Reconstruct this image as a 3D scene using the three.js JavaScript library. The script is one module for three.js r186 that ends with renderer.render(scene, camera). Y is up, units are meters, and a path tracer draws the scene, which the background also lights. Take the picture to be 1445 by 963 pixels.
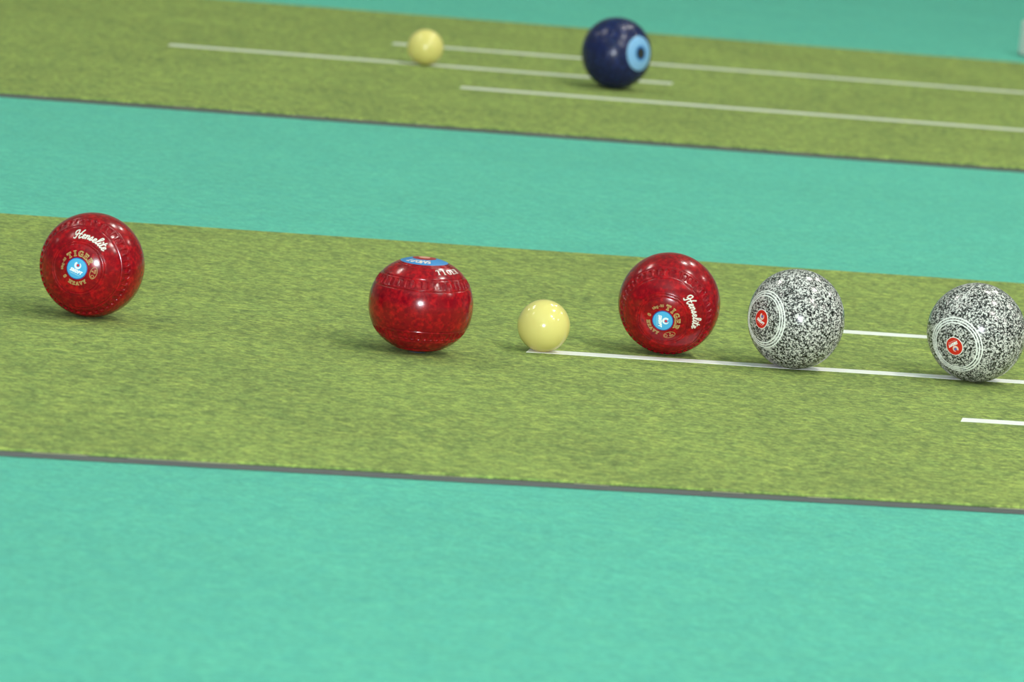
import * as THREE from 'three';
import { RectAreaLightUniformsLib } from 'three/addons/lights/RectAreaLightUniformsLib.js';
import { RoundedBoxGeometry } from 'three/addons/geometries/RoundedBoxGeometry.js';
import { mergeGeometries } from 'three/addons/utils/BufferGeometryUtils.js';

// World: x runs along the mats, -z across the hall, y up; y = 0 is the top of the mats' carpet.
RectAreaLightUniformsLib.init();
const scene = new THREE.Scene();
const camera = new THREE.PerspectiveCamera(2 * Math.atan(481.5 / 8656.9) * 180 / Math.PI, 1445 / 963, 0.1, 100);
camera.position.set(0, 1.052, 0);
camera.lookAt(0.2833, 1.052 - 0.1411, -0.9486);
camera.rotateZ(0.1061);                       // the photographer held the camera tilted by six degrees
camera.focus = 7.43;
camera.userData.fStop = 9.5;                  // long lens: an aperture 22 mm across
const renderer = new THREE.WebGLRenderer();
renderer.toneMapping = THREE.LinearToneMapping;
renderer.toneMappingExposure = 1.08;
renderer.shadowMap.enabled = true;

const LAMP = { power: 96, color: 0xfff9f0 };
const WINDOW_LIGHT = 150;
const FLOOR_Y = -0.009;                       // the mats are 9 mm thick

// ---------------------------------------------------------------- helpers
const lin = (r, g, b) => new THREE.Color().setRGB(r, g, b);
function rng(seed) { let s = seed >>> 0; return () => { s = (s + 0x6D2B79F5) >>> 0; let t = Math.imul(s ^ (s >>> 15), 1 | s); t = (t + Math.imul(t ^ (t >>> 7), 61 | t)) ^ t; return ((t ^ (t >>> 14)) >>> 0) / 4294967296; }; }
function hash3(x, y, z) { let h = Math.imul(x, 374761393) ^ Math.imul(y, 668265263) ^ Math.imul(z, 2147483647 - 1274126177); h = Math.imul(h ^ (h >>> 13), 1274126177); h ^= h >>> 16; return (h >>> 0) / 4294967296; }
const fade = (t) => t * t * (3 - 2 * t), mix = (a, b, t) => a + (b - a) * t, clamp = (v, a = 0, b = 1) => Math.min(b, Math.max(a, v));
const smooth = (a, b, x) => fade(clamp((x - a) / (b - a)));
function noise2(x, y, period, seed) {         // tiles after `period` cells
  const xi = Math.floor(x), yi = Math.floor(y), fx = fade(x - xi), fy = fade(y - yi);
  const a = ((xi % period) + period) % period, b = (a + 1) % period, c = ((yi % period) + period) % period, d = (c + 1) % period;
  return mix(mix(hash3(a, c, seed), hash3(b, c, seed), fx), mix(hash3(a, d, seed), hash3(b, d, seed), fx), fy);
}
function noise3(x, y, z) {
  const xi = Math.floor(x), yi = Math.floor(y), zi = Math.floor(z), fx = fade(x - xi), fy = fade(y - yi), fz = fade(z - zi);
  const l = (k) => mix(mix(hash3(xi, yi, k), hash3(xi + 1, yi, k), fx), mix(hash3(xi, yi + 1, k), hash3(xi + 1, yi + 1, k), fx), fy);
  return mix(l(zi), l(zi + 1), fz);
}
const taken = new Map();
function numbered(name) { const k = taken.get(name) || 0; taken.set(name, k + 1); return k ? `${name}_${String(k).padStart(3, '0')}` : name; }
function shade(o) { o.castShadow = true; o.receiveShadow = true; return o; }
function thing(name, label, category, group) { const o = new THREE.Group(); o.name = numbered(name); o.userData = { label, category }; if (group) o.userData.group = group; scene.add(o); return o; }
function part(name, geometry, material, parent, label) { const m = shade(new THREE.Mesh(geometry, material)); m.name = name; if (label) m.userData.label = label; parent.add(m); return m; }
function structure(name, geometry, material, label, category, parent = scene) {
  const m = shade(new THREE.Mesh(geometry, material)); m.name = name; m.userData.kind = 'structure';
  if (parent === scene) { m.userData.label = label; m.userData.category = category; }
  parent.add(m); return m;
}
const boxAt = (x0, x1, y0, y1, z0, z1) => new THREE.BoxGeometry(x1 - x0, y1 - y0, z1 - z0).translate((x0 + x1) / 2, (y0 + y1) / 2, (z0 + z1) / 2);
function dataTexture(w, h, data, srgb) {
  const t = new THREE.DataTexture(data, w, h, THREE.RGBAFormat);
  t.magFilter = THREE.LinearFilter; t.minFilter = THREE.LinearMipmapLinearFilter; t.generateMipmaps = true;
  t.wrapS = t.wrapT = THREE.RepeatWrapping; if (srgb) t.colorSpace = THREE.SRGBColorSpace; t.needsUpdate = true; return t;
}

// ---------------------------------------------------------------- carpets: needle felt, one tile is 2 m
function feltTextures(seed, base, spread, tint) {
  const N = 2048, col = new Uint8Array(N * N * 4), hgt = new Uint8Array(N * N * 4);
  for (let y = 0; y < N; y++) for (let x = 0; x < N; x++) {
    const u = x / N, v = y / N;
    const a = noise2(u * 14, v * 14, 14, seed) - 0.5, b = noise2(u * 120, v * 120, 120, seed + 1) - 0.5;
    const c = noise2(u * 290, v * 290, 290, seed + 2) - 0.5, d = noise2(u * 700, v * 700, 700, seed + 3) - 0.5;
    const e = hash3(x, y, seed + 4) - 0.5;
    const h = 0.5 * b + 0.8 * c + 0.8 * d + 0.35 * e;
    const fleck = 0.4 * smooth(0.30, 0.42, c + 0.5 * b) - 0.9 * smooth(0.30, 0.45, -c + 0.4 * d) - 0.8 * smooth(0.32, 0.42, -d + 0.3 * c);
    const m = 1 + spread * (0.25 * a + 0.25 * b + 0.8 * c + 1.0 * d + 0.9 * e) + spread * 0.30 * fleck;
    const w = tint * (b + c + 0.6 * e);
    const o = (y * N + x) * 4;
    col[o] = clamp(base[0] * m * (1 + w), 0, 255); col[o + 1] = clamp(base[1] * m, 0, 255); col[o + 2] = clamp(base[2] * m * (1 - 0.7 * w), 0, 255); col[o + 3] = 255;
    const g = clamp(128 + 110 * h, 0, 255); hgt[o] = hgt[o + 1] = hgt[o + 2] = g; hgt[o + 3] = 255;
  }
  return [dataTexture(N, N, col, true), dataTexture(N, N, hgt, false)];
}
const [matMap, matBump] = feltTextures(11, [133, 150, 76], 0.29, 0.04);
const [floorMap, floorBump] = feltTextures(53, [89, 182, 162], 0.10, 0.04);
const M = {
  mat: new THREE.MeshStandardMaterial({ map: matMap, bumpMap: matBump, bumpScale: 0.0018, roughness: 1 }),
  floor: new THREE.MeshStandardMaterial({ map: floorMap, bumpMap: floorBump, bumpScale: 0.0010, roughness: 1 }),
  rubber: new THREE.MeshStandardMaterial({ color: 0x5d5a58, roughness: 0.85 }),
  binding: new THREE.MeshStandardMaterial({ color: 0x958d78, roughness: 0.95 }),
  tape: new THREE.MeshStandardMaterial({ color: 0xf2f1ee, roughness: 0.55 }),
  wall: new THREE.MeshStandardMaterial({ color: 0xbab6ac, roughness: 0.9 }),
  ceiling: new THREE.MeshStandardMaterial({ color: 0xd2d1cd, roughness: 0.95 }),
  greyerTape: new THREE.MeshStandardMaterial({ color: 0xdcdcd2, roughness: 0.6 }),  // slightly greyer than the other tape, for the far mat lines
  paint: new THREE.MeshStandardMaterial({ color: 0xeeeeea, roughness: 0.5 }),
  housing: new THREE.MeshStandardMaterial({ color: 0xd8d8d8, roughness: 0.5, metalness: 0.2 }),
  lamp: new THREE.MeshStandardMaterial({ color: 0xffffff, emissive: LAMP.color, emissiveIntensity: 8, roughness: 0.6 }),
  pane: new THREE.MeshStandardMaterial({ color: 0xdfe8ee, emissive: 0xf2f7ff, emissiveIntensity: 6, roughness: 0.4 }),
};

// ---------------------------------------------------------------- the hall
const HX0 = -16, HX1 = 19, HZ0 = -19, HZ1 = 5, HY1 = 6.25;
{
  const g = boxAt(HX0 - 0.2, HX1 + 0.2, FLOOR_Y - 0.15, FLOOR_Y, HZ0 - 0.2, HZ1 + 0.2), p = g.attributes.position, uv = g.attributes.uv;
  for (let i = 0; i < p.count; i++) uv.setXY(i, p.getX(i) / 2 + 0.31, p.getZ(i) / 2 + 0.17);
  structure('floor', g, M.floor, 'turquoise needle felt carpet covering the hall floor', 'floor');
  structure('ceiling', boxAt(HX0 - 0.2, HX1 + 0.2, HY1, HY1 + 0.2, HZ0 - 0.2, HZ1 + 0.2), M.ceiling, 'plain white ceiling of the hall', 'ceiling');
  structure('wall_left', boxAt(HX0 - 0.2, HX0, FLOOR_Y, HY1, HZ0, HZ1), M.wall, 'plain pale grey end wall of the hall', 'wall');
  structure('wall_right', boxAt(HX1, HX1 + 0.2, FLOOR_Y, HY1, HZ0, HZ1), M.wall, 'plain pale grey end wall opposite', 'wall');
  structure('wall_back', boxAt(HX0 - 0.2, HX1 + 0.2, FLOOR_Y, HY1, HZ0 - 0.2, HZ0), M.wall, 'plain pale grey long wall beyond the mats', 'wall');
  // the long wall behind the photographer has the high window that every ball mirrors in its middle
  const [wx, wy, ww, wh] = [-1.59, 1.93, 1.8, 1.4];
  const gs = [boxAt(HX0 - 0.2, wx - ww / 2, FLOOR_Y, HY1, HZ1, HZ1 + 0.2), boxAt(wx + ww / 2, HX1 + 0.2, FLOOR_Y, HY1, HZ1, HZ1 + 0.2),
    boxAt(wx - ww / 2, wx + ww / 2, FLOOR_Y, wy - wh / 2, HZ1, HZ1 + 0.2), boxAt(wx - ww / 2, wx + ww / 2, wy + wh / 2, HY1, HZ1, HZ1 + 0.2)];
  structure('wall_front', mergeGeometries(gs), M.wall, 'pale grey long wall with one high window', 'wall');
  const win = new THREE.Group(); win.name = 'window_1'; win.userData = { kind: 'structure', label: 'high two pane window with white frame', category: 'window' }; scene.add(win);
  for (const s of [-1, 1]) structure('pane', boxAt(wx + s * ww / 4 - ww / 4 + 0.04, wx + s * ww / 4 + ww / 4 - 0.04, wy - wh / 2 + 0.05, wy + wh / 2 - 0.05, HZ1 + 0.09, HZ1 + 0.1), M.pane, '', '', win);
  structure('window_frame', mergeGeometries([boxAt(wx - ww / 2, wx + ww / 2, wy - wh / 2, wy - wh / 2 + 0.06, HZ1 + 0.06, HZ1 + 0.14), boxAt(wx - ww / 2, wx + ww / 2, wy + wh / 2 - 0.06, wy + wh / 2, HZ1 + 0.06, HZ1 + 0.14),
    boxAt(wx - ww / 2, wx - ww / 2 + 0.06, wy - wh / 2, wy + wh / 2, HZ1 + 0.06, HZ1 + 0.14), boxAt(wx + ww / 2 - 0.06, wx + ww / 2, wy - wh / 2, wy + wh / 2, HZ1 + 0.06, HZ1 + 0.14), boxAt(wx - 0.04, wx + 0.04, wy - wh / 2, wy + wh / 2, HZ1 + 0.06, HZ1 + 0.14)]), M.paint, '', '', win);
  const day = new THREE.RectAreaLight(0xf2f7ff, WINDOW_LIGHT, ww - 0.1, wh - 0.1); day.name = 'window_light';
  day.position.set(wx, wy, HZ1 + 0.05); day.lookAt(wx, wy, 0); scene.add(day);
}
// high bay lamps over one side of the hall, fluorescent battens over the other; their places are read from the highlights on the balls
for (const [x, z, w, h, turn, kind, where] of [[-0.92, -11.1, 1.6, 0.16, 0.46, 1, 'over the far mat'], [-3.49, -14.13, 1.5, 0.08, 0.46, 1, 'beyond the far mat'], [-3.91, -7.31, 1.5, 0.08, 0.46, 1, 'over the near mat'], [-9.53, -13.29, 1.5, 0.08, 0.46, 1, 'by the end wall'],
  [5.1, -10.29, 0.46, 0.46, 0, 0, 'over the far mat towards the near mat'], [7.12, -12.12, 0.46, 0.46, 0, 0, 'over the far edge of the far mat'], [5.31, -6.44, 0.62, 0.62, 0, 0, 'over the near mat'], [10.63, -9.47, 0.46, 0.46, 0, 0, 'by the end wall over the far mat'], [4.56, -2.32, 0.72, 0.72, 0, 0, 'in front of the near mat'], [6.27, -0.45, 0.72, 0.72, 0, 0, 'nearest the window wall'], [11.04, -1.48, 0.72, 0.72, 0, 0, 'in the corner by the window wall']]) {
  const t = kind ? thing('batten_lamp', `slim white batten lamp hanging ${where}`, 'lamp') : thing('ceiling_lamp', `square white high bay ceiling lamp hanging ${where}`, 'lamp', 'square high bay lamps');
  t.position.set(x, 6.0, z); t.rotation.y = turn;
  part('housing', boxAt(-w / 2 - 0.03, w / 2 + 0.03, 0.02, 0.12, -h / 2 - 0.03, h / 2 + 0.03), M.housing, t);
  part('hanger', boxAt(-0.02, 0.02, 0.12, HY1 - 6.0, -0.02, 0.02), M.housing, t);
  part('diffuser', boxAt(-w / 2, w / 2, 0, 0.02, -h / 2, h / 2), M.lamp, t);
  const l = new THREE.RectAreaLight(LAMP.color, LAMP.power, w, h); l.name = 'lamp_light';
  l.position.y = -0.01; l.rotation.x = -Math.PI / 2; t.add(l);
}

// ---------------------------------------------------------------- the two mats
function makeMat(z0, label, seed, tape, lines) {     // z0: side facing the photographer; the mat is 1.83 m wide
  const t = thing('bowls_mat', label, 'mat', undefined), X0 = -8, X1 = 5.9, W = 1.829;
  const edge = (x, k) => 0.0016 * (noise2(x * 2.2, k, 512, seed) - 0.5) + 0.0012 * (noise2(x * 30, k + 7, 4096, seed) - 0.5);
  const sweep = (profile, nx, side) => {       // profile: [z from the edge line (per side), y]
    const pos = [], uv = [], idx = [], n = profile.length;
    for (let i = 0; i <= nx; i++) {
      const x = mix(X0, X1, i / nx); let s = 0;
      profile.forEach(([k, dz, y], j) => {
        const z = k ? z0 - W + dz + edge(x + 40, side) : z0 + dz + edge(x, side);
        if (j) s += Math.hypot((profile[j - 1][0] !== k ? W : 0) + dz - profile[j - 1][1], y - profile[j - 1][2]);
        pos.push(x, y, z); uv.push(x / 2, z0 / 2 + s / 2);
      });
    }
    for (let i = 0; i < nx; i++) for (let j = 0; j < n; j++) { const a = i * n + j, b = i * n + (j + 1) % n; idx.push(a, b, a + n, b, b + n, a + n); }
    for (const i of [0, nx]) for (let j = 1; j < n - 1; j++) i ? idx.push(i * n, i * n + j, i * n + j + 1) : idx.push(0, j + 1, j);
    const g = new THREE.BufferGeometry(); g.setAttribute('position', new THREE.Float32BufferAttribute(pos, 3)); g.setAttribute('uv', new THREE.Float32BufferAttribute(uv, 2)); g.setIndex(idx);
    const f = g.toNonIndexed(); f.computeVertexNormals(); return f;
  };
  part('carpet', sweep([[0, -0.0005, -0.0032], [0, 0, -0.0018], [0, -0.0006, -0.0006], [0, -0.002, 0], [1, 0.002, 0], [1, 0.0006, -0.0006], [1, 0, -0.0018], [1, 0.0005, -0.0032]], 1400, 1), M.mat, t, 'olive green felt pile');
  part('rubber_backing', sweep([[0, -0.001, -0.009], [0, 0.0010, -0.0085], [0, 0.0002, -0.0040], [0, -0.0012, -0.0033], [1, 0.001, -0.0033], [1, -0.001, -0.0040], [1, -0.0006, -0.0085], [1, 0.001, -0.009]], 1400, 1), M.rubber, t, 'dark grey rubber backing showing along the edge');
  // stray pale backing threads caught between pile and rubber along the edge
  const r = rng(seed), fr = [];
  for (let i = 0; i < 70; i++) {
    const x = mix(-1.5, 5.5, r()), L = mix(0.015, 0.11, r() * r()), y = -0.0034;
    fr.push(new THREE.CapsuleGeometry(mix(0.0004, 0.0008, r()), L, 2, 5).rotateZ(Math.PI / 2 + (r() - 0.5) * 0.01).translate(x, y, z0 + edge(x, 1) + 0.0006));
  }
  const threads = part('edge_threads', mergeGeometries(fr), M.binding, t, 'pale threads along the cut edge'); threads.userData.kind = 'stuff';
  for (const [z, xa, xb, w] of lines) {        // woven-in white lines, each end cut on a slant
    const s = new THREE.Shape(), c = 0.012; let k = 0;
    const ns = Math.max(12, Math.round((xb - xa) / 0.02)), wob = (x, o) => 0.0016 * (noise2(x * 14, o, 512, seed + 5) - 0.5) + 0.002 * (noise2(x * 1.5, o, 512, seed + 6) - 0.5);
    s.moveTo(xa, -w / 2);
    for (k = 1; k <= ns; k++) { const x = mix(xa, xb - c, k / ns); s.lineTo(x, -w / 2 + wob(x, 1)); }
    for (k = 0; k <= ns; k++) { const x = mix(xb, xa + c, k / ns); s.lineTo(x, w / 2 + wob(x, 3)); }
    s.closePath();
    const g = new THREE.ExtrudeGeometry(s, { depth: 0.0006, bevelEnabled: false }).rotateX(-Math.PI / 2).translate(0, -0.0001, z);
    part('line', g, tape, t, 'white marking line');
  }
  return t;
}
makeMat(-6.101, 'olive green bowls mat carrying the red and grey bowls', 21, M.tape, [[-7.001, 2.106, 3.03, 0.026], [-7.338, 2.56, 5.6, 0.026], [-6.673, 2.545, 5.6, 0.026]]);
makeMat(-9.373, 'olive green bowls mat carrying the dark blue bowl', 87, M.greyerTape, [[-10.283, 2.395, 3.321, 0.028], [-10.609, 2.881, 5.6, 0.028], [-9.949, 2.828, 5.6, 0.028]]);

// ---------------------------------------------------------------- bowls
// Local frame: +Y is the axis through face A, +X the reading direction of its lettering and -Z its up.
const A = 0.0622, B = 0.0565, PW = 2.15;
const radiusAt = (t) => Math.pow(Math.pow(Math.abs(Math.sin(t)) / A, PW) + Math.pow(Math.abs(Math.cos(t)) / B, PW), -1 / PW);
const D2R = Math.PI / 180;
const tOf = (r) => { let lo = 0, hi = Math.PI / 2; for (let i = 0; i < 40; i++) { const m = (lo + hi) / 2; radiusAt(m) * Math.sin(m) < r ? lo = m : hi = m; } return lo; };
const TEX = 1024, HALF = TEX / 2, FR = HALF - 10;
const pxOf = (r) => FR * tOf(Math.min(r, A * 0.9999)) / (Math.PI / 2);
function bowlBody(grooves, dimples, phiN) {    // grooves: [t in degrees, depth, half width]; dimples: {t, n, half, depth}
  const ts = []; let t = 0;
  const near = (d) => grooves.some(([g, , w]) => Math.abs(d - g) < w / D2R / 0.06 + 0.6) || (dimples && Math.abs(d - dimples.t) < dimples.half + 0.8);
  while (t < 90 - 1e-6) { ts.push(t); t += near(t) || near(t + 0.4) ? 0.4 : 1.6; if (t > 89.2) break; }
  ts.push(90);
  const radius = (td, phi) => {
    let r = radiusAt(td * D2R);
    const q = td > 90 ? 180 - td : td;
    for (const [g, dep, w] of grooves) { const x = (q - g) * D2R * 0.06 / w; r -= dep * Math.exp(-x * x * 2); }
    if (dimples) {
      const v = (q - dimples.t) / dimples.half; 
      if (Math.abs(v) < 1) {
        const ph = phi * dimples.n / (2 * Math.PI) + (td > 90 ? 0.5 : 0), u = (ph - Math.floor(ph) - 0.5) * 2 / 0.8;
        const k = Math.pow(Math.abs(u), 3) + Math.pow(Math.abs(v), 3);
        if (k < 1) r -= dimples.depth * smooth(0, 0.5, 1 - k) * (0.75 + 0.25 * v);
      }
    }
    return r;
  };
  const at = (td, phi) => { const r = radius(td, phi), s = Math.sin(td * D2R) * r; return new THREE.Vector3(s * Math.cos(phi), r * Math.cos(td * D2R), -s * Math.sin(phi)); };
  const pos = [], nor = [], uv = [], idx = [];
  for (const face of [0, 1]) {
    const base = pos.length / 3;
    ts.forEach((q) => {
      const td = face ? 180 - q : q;
      for (let j = 0; j <= phiN; j++) {
        const phi = j / phiN * 2 * Math.PI, p = at(td, phi);
        pos.push(p.x, p.y, p.z);
        if (q < 0.01) nor.push(0, face ? -1 : 1, 0);
        else {
          const e = 0.12, ep = 0.12 * D2R / Math.max(0.2, Math.sin(td * D2R));
          const n = at(td + e, phi).sub(at(td - e, phi)).cross(at(td, phi + ep).sub(at(td, phi - ep))).normalize();
          if (n.dot(p) < 0) n.negate();
          nor.push(n.x, n.y, n.z);
        }
        const rho = FR * q / 90, c = face ? -Math.cos(phi) : Math.cos(phi);   // face B is seen from the other side: mirrored
        uv.push(((face ? TEX : 0) + HALF + rho * c) / (2 * TEX), (HALF + rho * Math.sin(phi)) / TEX);
      }
    });
    for (let i = 0; i < ts.length - 1; i++) for (let j = 0; j < phiN; j++) {
      const a = base + i * (phiN + 1) + j, b = a + phiN + 1;
      const tri = face ? [[a, a + 1, b], [b, a + 1, b + 1]] : [[a, b, a + 1], [b, b + 1, a + 1]];
      for (const f of tri) if (!(i === 0 && f === tri[0] && false)) idx.push(...f);
    }
  }
  const g = new THREE.BufferGeometry();
  g.setAttribute('position', new THREE.Float32BufferAttribute(pos, 3)); g.setAttribute('normal', new THREE.Float32BufferAttribute(nor, 3)); g.setAttribute('uv', new THREE.Float32BufferAttribute(uv, 2)); g.setIndex(idx);
  return g;
}
// a thin dish lying on the face between two distances from the axis, h above the bowl
function faceDisc(r0, r1, h, side = 1, uvr = r1) {
  const pts = [], n = 10, t0 = r0 > 0 ? tOf(r0) : 0, t1 = tOf(r1), P = (t, k) => new THREE.Vector2(Math.max(0, (radiusAt(t) + k) * Math.sin(t)), (radiusAt(t) + k) * Math.cos(t));
  if (r0 > 0) pts.push(P(t0, -0.0004));
  for (let i = 0; i <= n; i++) pts.push(P(mix(t0 + (r0 > 0 ? 0.002 : 0), t1 - 0.004, i / n), h));
  pts.push(P(t1 - 0.001, h * 0.6)); pts.push(P(t1, -0.0004));
  const g = new THREE.LatheGeometry(pts.reverse(), 64), p = g.attributes.position, uv = g.attributes.uv;
  if (side < 0) g.rotateX(Math.PI);
  for (let i = 0; i < p.count; i++) uv.setXY(i, 0.5 + 0.5 * p.getX(i) / uvr, 0.5 - side * 0.5 * p.getZ(i) / uvr);
  return g;
}
function canvasOf(w, h) { const c = document.createElement('canvas'); c.width = w; c.height = h; return c; }
// lettering bent along a circle: r in metres, angle of its middle in degrees anticlockwise from +X; inside = feet away from the centre
function arcText(ctx, cx, cy, text, r, deg, size, font, step, inside, fill, stroke, lw) {
  const R = pxOf(r), k = R / r, px = size * k, n = text.length, st = step * k / R;
  ctx.font = `${font.startsWith('i') ? 'italic ' : ''}bold ${px}px ${font.replace('i ', '')}`; ctx.textAlign = 'center'; ctx.textBaseline = 'middle'; ctx.lineJoin = 'round';
  for (let i = 0; i < n; i++) {
    const a = deg * D2R + (inside ? 1 : -1) * (i - (n - 1) / 2) * st;
    ctx.save(); ctx.translate(cx + R * Math.cos(a), cy - R * Math.sin(a)); ctx.rotate((inside ? -1 : 1) * Math.PI / 2 - a);
    if (inside) ctx.rotate(Math.PI);
    if (inside) ctx.rotate(Math.PI);
    if (stroke) { ctx.strokeStyle = stroke; ctx.lineWidth = lw * k; ctx.strokeText(text[i], 0, 0); }
    if (fill) { ctx.fillStyle = fill; ctx.fillText(text[i], 0, 0); }
    ctx.restore();
  }
}
// hand written lettering as pen strokes, x height 0.5, capitals 1
const PEN = {
  H: [0.74, [[-0.08, 0.62], [-0.02, 0.92], [0.2, 1], [0.24, 0.8], [0.14, 0.3], [0.02, 0.02], [-0.14, 0.1]], [[0.66, 1.02], [0.5, 0.6], [0.42, 0.15], [0.5, 0], [0.68, 0.12]], [[-0.02, 0.46], [0.3, 0.56], [0.62, 0.5]]],
  e: [0.37, [[0, 0.16], [0.2, 0.3], [0.25, 0.46], [0.13, 0.5], [0.06, 0.25], [0.15, 0.02], [0.37, 0.14]]],
  n: [0.45, [[0, 0.4], [0.08, 0.48], [0.06, 0.02], [0.1, 0.3], [0.24, 0.5], [0.31, 0.4], [0.3, 0.06], [0.45, 0.14]]],
  s: [0.36, [[0, 0.14], [0.16, 0.52], [0.2, 0.36], [0.25, 0.14], [0.12, 0.02], [0.03, 0.1], [0.36, 0.14]]],
  l: [0.31, [[0, 0.14], [0.2, 0.6], [0.24, 1], [0.14, 1.02], [0.09, 0.5], [0.12, 0.05], [0.31, 0.14]]],
  i: [0.27, [[0, 0.14], [0.1, 0.48], [0.08, 0.1], [0.15, 0.02], [0.27, 0.14]], [[0.15, 0.7], [0.17, 0.74]]],
  t: [0.3, [[0, 0.14], [0.13, 0.92], [0.09, 0.1], [0.17, 0.02], [0.3, 0.14]], [[-0.03, 0.6], [0.27, 0.66]]],
};
function arcScript(ctx, cx, cy, text, r, deg, size, sx, fill, edge) {
  const total = [...text].reduce((s, c) => s + PEN[c][0], 0), strokes = []; let x0 = -total / 2;
  for (const c of text) { for (const s of PEN[c].slice(1)) strokes.push(new THREE.CatmullRomCurve3(s.map(([x, y]) => new THREE.Vector3(x0 + x + 0.22 * y, y, 0))).getPoints(s.length * 6)); x0 += PEN[c][0]; }
  for (const [w, colour] of [[0.0021, edge], [0.00125, fill]]) {
    ctx.strokeStyle = colour; ctx.lineCap = ctx.lineJoin = 'round'; ctx.lineWidth = w * pxOf(r) / r;
    for (const s of strokes) {
      ctx.beginPath();
      s.forEach((p, i) => { const a = deg * D2R - p.x * size * sx / r, R = pxOf(r + (p.y - 0.3) * size); const X = cx + R * Math.cos(a), Y = cy - R * Math.sin(a); i ? ctx.lineTo(X, Y) : ctx.moveTo(X, Y); });
      ctx.stroke();
    }
  }
}
// body colour from solid 3D noise, so the mottling runs right through the bowl; print is laid over it
function bodyTexture(tone, print) {
  const W = 2 * TEX, data = new Uint8Array(W * TEX * 4), c = canvasOf(W, TEX), ctx = c.getContext('2d');
  print(ctx); const px = ctx.getImageData(0, 0, W, TEX).data, out = [0, 0, 0];
  for (let y = 0; y < TEX; y++) for (let x = 0; x < W; x++) {
    const face = x >= TEX ? 1 : 0, dx = x + 0.5 - face * TEX - HALF, dy = y + 0.5 - HALF, rho = Math.hypot(dx, dy), t = Math.min(rho / FR, 1.02) * Math.PI / 2, r = radiusAt(t);
    const k = rho > 0 ? r * Math.sin(t) / rho : 0, X = (face ? -dx : dx) * k, Z = -dy * k, Y = (face ? -1 : 1) * r * Math.cos(t);
    tone(X * 1000 + 200, Y * 1000 + 200, Z * 1000 + 200, out);
    const s = ((TEX - 1 - y) * W + x) * 4, o = (y * W + x) * 4, al = px[s + 3] / 255;
    for (let i = 0; i < 3; i++) data[o + i] = clamp(mix(out[i], px[s + i], al), 0, 255);
    data[o + 3] = 255;
  }
  return dataTexture(W, TEX, data, true);
}
const GOLD = '#b5a066', GOLD_EDGE = '#3c2410';
function redPrint(ctx) {
  const cx = HALF, cy = HALF;
  arcText(ctx, cx, cy, 'TIGER', 0.0178, 90, 0.0088, 'serif', 0.0072, false, null, GOLD, 0.0008);
  arcText(ctx, cx, cy, '0 HEAVY', 0.0180, 270, 0.0056, 'serif', 0.0046, true, null, GOLD, 0.0006);
  arcText(ctx, cx, cy, 'Mag-00', 0.0188, 176, 0.0044, 'sans-serif', 0.0024, false, GOLD, null, 0);
  { // oval stamp at three o'clock
    const R = pxOf(0.0205), k = R / 0.0205; ctx.save(); ctx.translate(cx + R, cy); ctx.rotate(Math.PI / 2 + 0.1); ctx.strokeStyle = GOLD; ctx.lineWidth = 0.0006 * k;
    ctx.beginPath(); ctx.ellipse(0, 0, 0.0072 * k, 0.0039 * k, 0, 0, 7); ctx.stroke();
    ctx.beginPath(); ctx.arc(0.0044 * k, 0, 0.0017 * k, 0, 7); ctx.stroke();
    ctx.fillStyle = GOLD; ctx.font = `bold ${0.0034 * k}px sans-serif`; ctx.textAlign = 'center'; ctx.textBaseline = 'middle'; ctx.fillText('WB', -0.0022 * k, -0.0012 * k); ctx.fillText('R', -0.0015 * k, 0.0018 * k);
    ctx.restore();
  }
  arcScript(ctx, cx, cy, 'Henselite', 0.0382, 82, 0.0090, 1.32, '#ece3dc', '#8d6f62');
  // face B: larger white filled lettering, feet towards the rim
  arcText(ctx, cx + TEX, cy, 'TIGER', 0.0400, 0, 0.0098, 'serif', 0.0076, true, '#e9dcd6', '#5a1a18', 0.0008);
}
function redTone(x, y, z, o) {
  const a = noise3(x / 9, y / 9, z / 9), b = noise3(x / 3.2, y / 3.2, z / 3.2), c = noise3(x / 1.1, y / 1.1, z / 1.1);
  const k = smooth(0.42, 0.95, 0.3 * a + 0.55 * b + 0.3 * c), d = smooth(0.5, 0.9, noise3(x / 4 + 70, y / 4, z / 4));
  o[0] = mix(132, 186, k) - 16 * d; o[1] = mix(6, 15, k) - 2 * d; o[2] = mix(22, 27, k);
}
function greyTone(x, y, z, o) {
  const b = noise3(x / 1.05, y / 1.05, z / 1.05), c = noise3(x / 2.1 + 31, y / 2.1, z / 2.1), d = noise3(x / 1.3, y / 1.3 + 57, z / 1.3);
  const light = smooth(0.45, 0.55, 0.7 * b + 0.3 * c), dark = smooth(0.54, 0.62, 0.65 * d + 0.35 * (1 - c));
  let v = mix(98, 216, light); v = mix(v, 17, dark * (1 - 0.5 * light));
  o[0] = v; o[1] = v * 0.985 + 1; o[2] = v * 0.965 + 1;
}
function blueTone(x, y, z, o) {
  const k = smooth(0.45, 0.9, 0.5 * noise3(x / 4, y / 4, z / 4) + 0.5 * noise3(x / 1.6, y / 1.6, z / 1.6));
  o[0] = mix(25, 40, k); o[1] = mix(30, 54, k); o[2] = mix(72, 116, k);
}
const gloss = (map, roughness = 0.19) => new THREE.MeshPhysicalMaterial({ map, roughness, specularIntensity: 0.75 });
const redMat = gloss(bodyTexture(redTone, redPrint)), greyMat = gloss(bodyTexture(greyTone, () => {})), blueMat = gloss(bodyTexture(blueTone, () => {}), 0.27);
function emblemTexture(draw) { const c = canvasOf(512, 512), x = c.getContext('2d'); draw(x); const t = new THREE.CanvasTexture(c); t.colorSpace = THREE.SRGBColorSpace; return t; }
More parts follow.
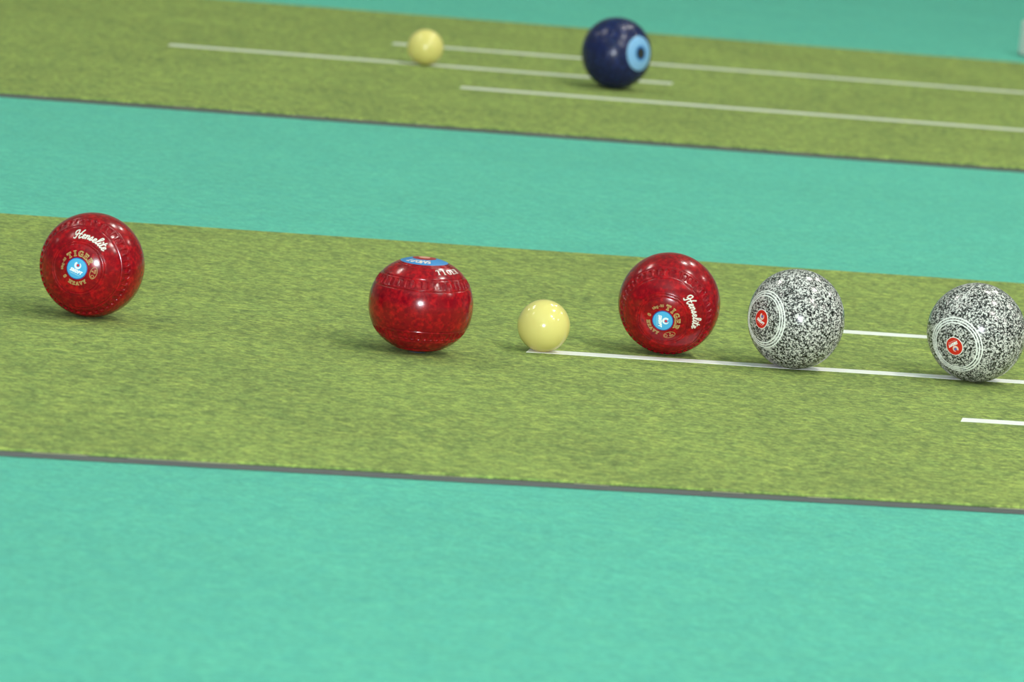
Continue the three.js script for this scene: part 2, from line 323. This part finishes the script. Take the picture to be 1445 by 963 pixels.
function logo(field, rim, dot, ringColour) {
  return emblemTexture((x) => {
    x.fillStyle = rim; x.fillRect(0, 0, 512, 512); x.fillStyle = field; x.beginPath(); x.arc(256, 256, 236, 0, 7); x.fill();
    x.strokeStyle = ringColour; x.lineCap = 'round';
    for (let i = 0; i < 40; i++) { const a = -1.15 + i / 40 * 4.9; x.lineWidth = 14 + 34 * Math.sin(i / 40 * Math.PI * 0.62); x.beginPath(); x.arc(256, 178, 66, a, a + 0.14); x.stroke(); }
    x.fillStyle = dot; x.beginPath(); x.arc(256, 176, 32, 0, 7); x.fill();
    x.fillStyle = '#ffffff'; x.font = 'italic bold 104px sans-serif'; x.textAlign = 'center'; x.textBaseline = 'middle'; x.lineWidth = 10; x.strokeStyle = '#ffffff';
    x.strokeText('SMDPT', 256, 318, 300); x.fillText('SMDPT', 256, 318, 300);
    x.lineWidth = 5; x.beginPath(); x.moveTo(130, 392); x.lineTo(382, 392); x.stroke();
  });
}
const sticker = (map) => new THREE.MeshPhysicalMaterial({ map, roughness: 0.35 });
const blueSticker = sticker(logo('#4fb2e6', '#1f3f94', '#d8283a', '#f4f8fb')), redSticker = sticker(logo('#dd2a1c', '#f6f3f0', '#2f7fd6', '#f4d9cf'));
const wideSticker = sticker(emblemTexture((x) => {   // broad blue ring with pale letters round a red middle
  x.fillStyle = '#3f86c6'; x.fillRect(0, 0, 512, 512); x.fillStyle = '#a51a20'; x.beginPath(); x.arc(256, 256, 128, 0, 7); x.fill();
  x.fillStyle = '#e2a58d'; x.beginPath(); x.arc(256, 256, 62, 0, 7); x.fill();
  x.fillStyle = '#f0d5c8'; x.font = 'italic bold 94px sans-serif'; x.textAlign = 'center'; x.textBaseline = 'middle';
  [...'SMDPT'].forEach((ch, i) => { const a = Math.PI / 2 - (i - 2) * 0.30; x.save(); x.translate(256 + 188 * Math.cos(a), 256 - 188 * Math.sin(a)); x.rotate(Math.PI / 2 - a); x.fillText(ch, 0, 0); x.restore(); });
}));
const white = new THREE.MeshStandardMaterial({ color: 0xf7f6f3, roughness: 0.4 });
function setBowl(t, [x, y, z], axis, up, spin = 0) {
  const Y = new THREE.Vector3(...axis).normalize(), U = new THREE.Vector3(...up); U.addScaledVector(Y, -U.dot(Y)).normalize();
  const X = new THREE.Vector3().crossVectors(U, Y), Zm = U.clone().negate();
  const turn = new THREE.Matrix4().makeBasis(X, Y, Zm); let low = Infinity;
  const all = []; t.traverse((m) => m.isMesh && all.push(m));
  for (const m of all) {                // the lie of the bowl goes into its shapes, so that the group stays upright
    m.updateMatrix(); m.geometry = m.geometry.clone().applyMatrix4(turn.clone().multiply(m.matrix)); m.rotation.set(0, 0, 0);
    m.geometry.computeBoundingBox(); low = Math.min(low, m.geometry.boundingBox.min.y);
  }
  t.position.set(x, -0.0003 - low * t.scale.y, z);   // stands on the carpet
}
const bowlGroup = { red: 'red bowls on the near mat', grey: 'speckled grey bowls on the near mat' };
const redBody = bowlBody([[tOf(0.0296) / D2R, 0.0007, 0.0008], [tOf(0.0325) / D2R, 0.0007, 0.0008], [53, 0.0006, 0.0008], [67, 0.0006, 0.0008]], { t: 60, n: 45, half: 5, depth: 0.0018 }, 540);
const redLabels = ['mottled red bowl standing on bare carpet with no white line beside it', 'mottled red bowl lying flat with a broad blue emblem on top', 'mottled red bowl standing between the yellow jack and a grey bowl'];
const discA = faceDisc(0, 0.0130, 0.0003), discB = faceDisc(0, 0.0285, 0.0003, -1);
[[[1.5796, 0.0622, -7.0534], [-0.5112, 0.0215, 0.8592], [0.1393, 0.9885, 0.0581], -8],
  [[1.9558, 0.0565, -6.9407], [0.0263, -0.9996, -0.0096], [0.835, 0, -0.54], 0],
  [[2.2993, 0.0623, -7.05], [-0.3909, -0.2634, 0.8819], [0.7716, 0.4287, 0.47], -23]].forEach(([pos, axis, up, turn], i) => {
  const t = thing('lawn_bowl', redLabels[i], 'bowl', bowlGroup.red);
  part('body', redBody, redMat, t);
  const e = part('emblem', discA, blueSticker, t, 'small round light blue sticker with white lettering'); e.rotation.y = turn * D2R;
  const b = part('emblem', discB, wideSticker, t, 'broad round blue emblem with pale letters'); b.rotation.y = -25 * D2R;
  setBowl(t, pos, axis, up);
});
const greyBody = bowlBody([[tOf(0.0225) / D2R, 0.0002, 0.0005]], null, 256), greyLabels = ['speckled grey bowl on the white line next to a red bowl', 'speckled grey bowl on the white line with its red sticker upside down'];
[[[2.4455, 0.061, -6.9966], [-0.9292, 0.0017, 0.3696], [0.1355, 0.9319, 0.3363]],
  [[2.6749, 0.0611, -6.9821], [-0.7243, -0.2484, 0.6431], [0.4964, -0.8352, 0.2365]]].forEach(([pos, axis, up], i) => {
  const t = thing('lawn_bowl', greyLabels[i], 'bowl', bowlGroup.grey);
  part('body', greyBody, greyMat, t);
  for (const side of [1, -1]) {
    part('emblem', faceDisc(0, 0.0122, 0.0003, side), redSticker, t, 'small round red sticker with white rim and lettering');
    for (const r of [0.0292, 0.0321, 0.0350]) part('engraved_ring', faceDisc(r - 0.0008, r + 0.0008, 0.0002, side), white, t, 'thin white ring round the face');
  }
  t.scale.setScalar(0.98);
  setBowl(t, pos, axis, up);
});
{
  const t = thing('lawn_bowl', 'dark blue bowl with a light blue ring, on the far mat', 'bowl');
  part('body', bowlBody([[tOf(0.0335) / D2R, 0.0006, 0.0008], [62, 0.0003, 0.0008]], null, 256), blueMat, t);
  const mid = new THREE.MeshPhysicalMaterial({ color: 0x2f74bd, roughness: 0.3 }), pale = new THREE.MeshPhysicalMaterial({ color: 0x86b8e6, roughness: 0.3 }), black = new THREE.MeshPhysicalMaterial({ color: 0x2c2c30, roughness: 0.35 });
  for (const side of [1, -1]) {
    const e = part('emblem', faceDisc(0.0135, 0.0300, 0.0003, side), pale, t, 'broad light blue ring');
    part('emblem_border', faceDisc(0.0098, 0.0136, 0.0003, side), mid, e, 'mid blue inner border');
    part('emblem_centre', faceDisc(0, 0.0099, 0.0003, side), black, e, 'near black round centre');
  }
  setBowl(t, [3.156, 0.0623, -10.1231], [0.5189, 0.1314, 0.8447], [-0.0694, 0.9913, -0.1116]);
}
// ---------------------------------------------------------------- jacks
{
  const jackMat = new THREE.MeshPhysicalMaterial({ color: lin(0.74, 0.645, 0.205), roughness: 0.16, specularIntensity: 0.8 });
  for (const [x, z, label] of [[2.1293, -7.0034, 'yellow jack ball at the end of a white line between red bowls'], [2.8545, -10.272, 'yellow jack ball on the far mat beside the dark blue bowl']]) {
    const j = shade(new THREE.Mesh(new THREE.SphereGeometry(0.03175, 96, 64), jackMat)); j.name = numbered('jack_ball'); j.userData = { label, category: 'ball' };
    j.position.set(x, 0.0314, z); scene.add(j);
  }
}
// ---------------------------------------------------------------- white block beyond the far mat
{
  const b = shade(new THREE.Mesh(new RoundedBoxGeometry(0.38, 0.07, 0.076, 4, 0.006), M.paint)); b.name = 'wooden_block';
  b.userData = { label: 'white painted block on the turquoise carpet beyond the far mat', category: 'block' };
  b.position.set(4.388 + 0.19 + 0.021, FLOOR_Y + 0.035, -11.388 - 0.036); scene.add(b);
}
renderer.render(scene, camera);
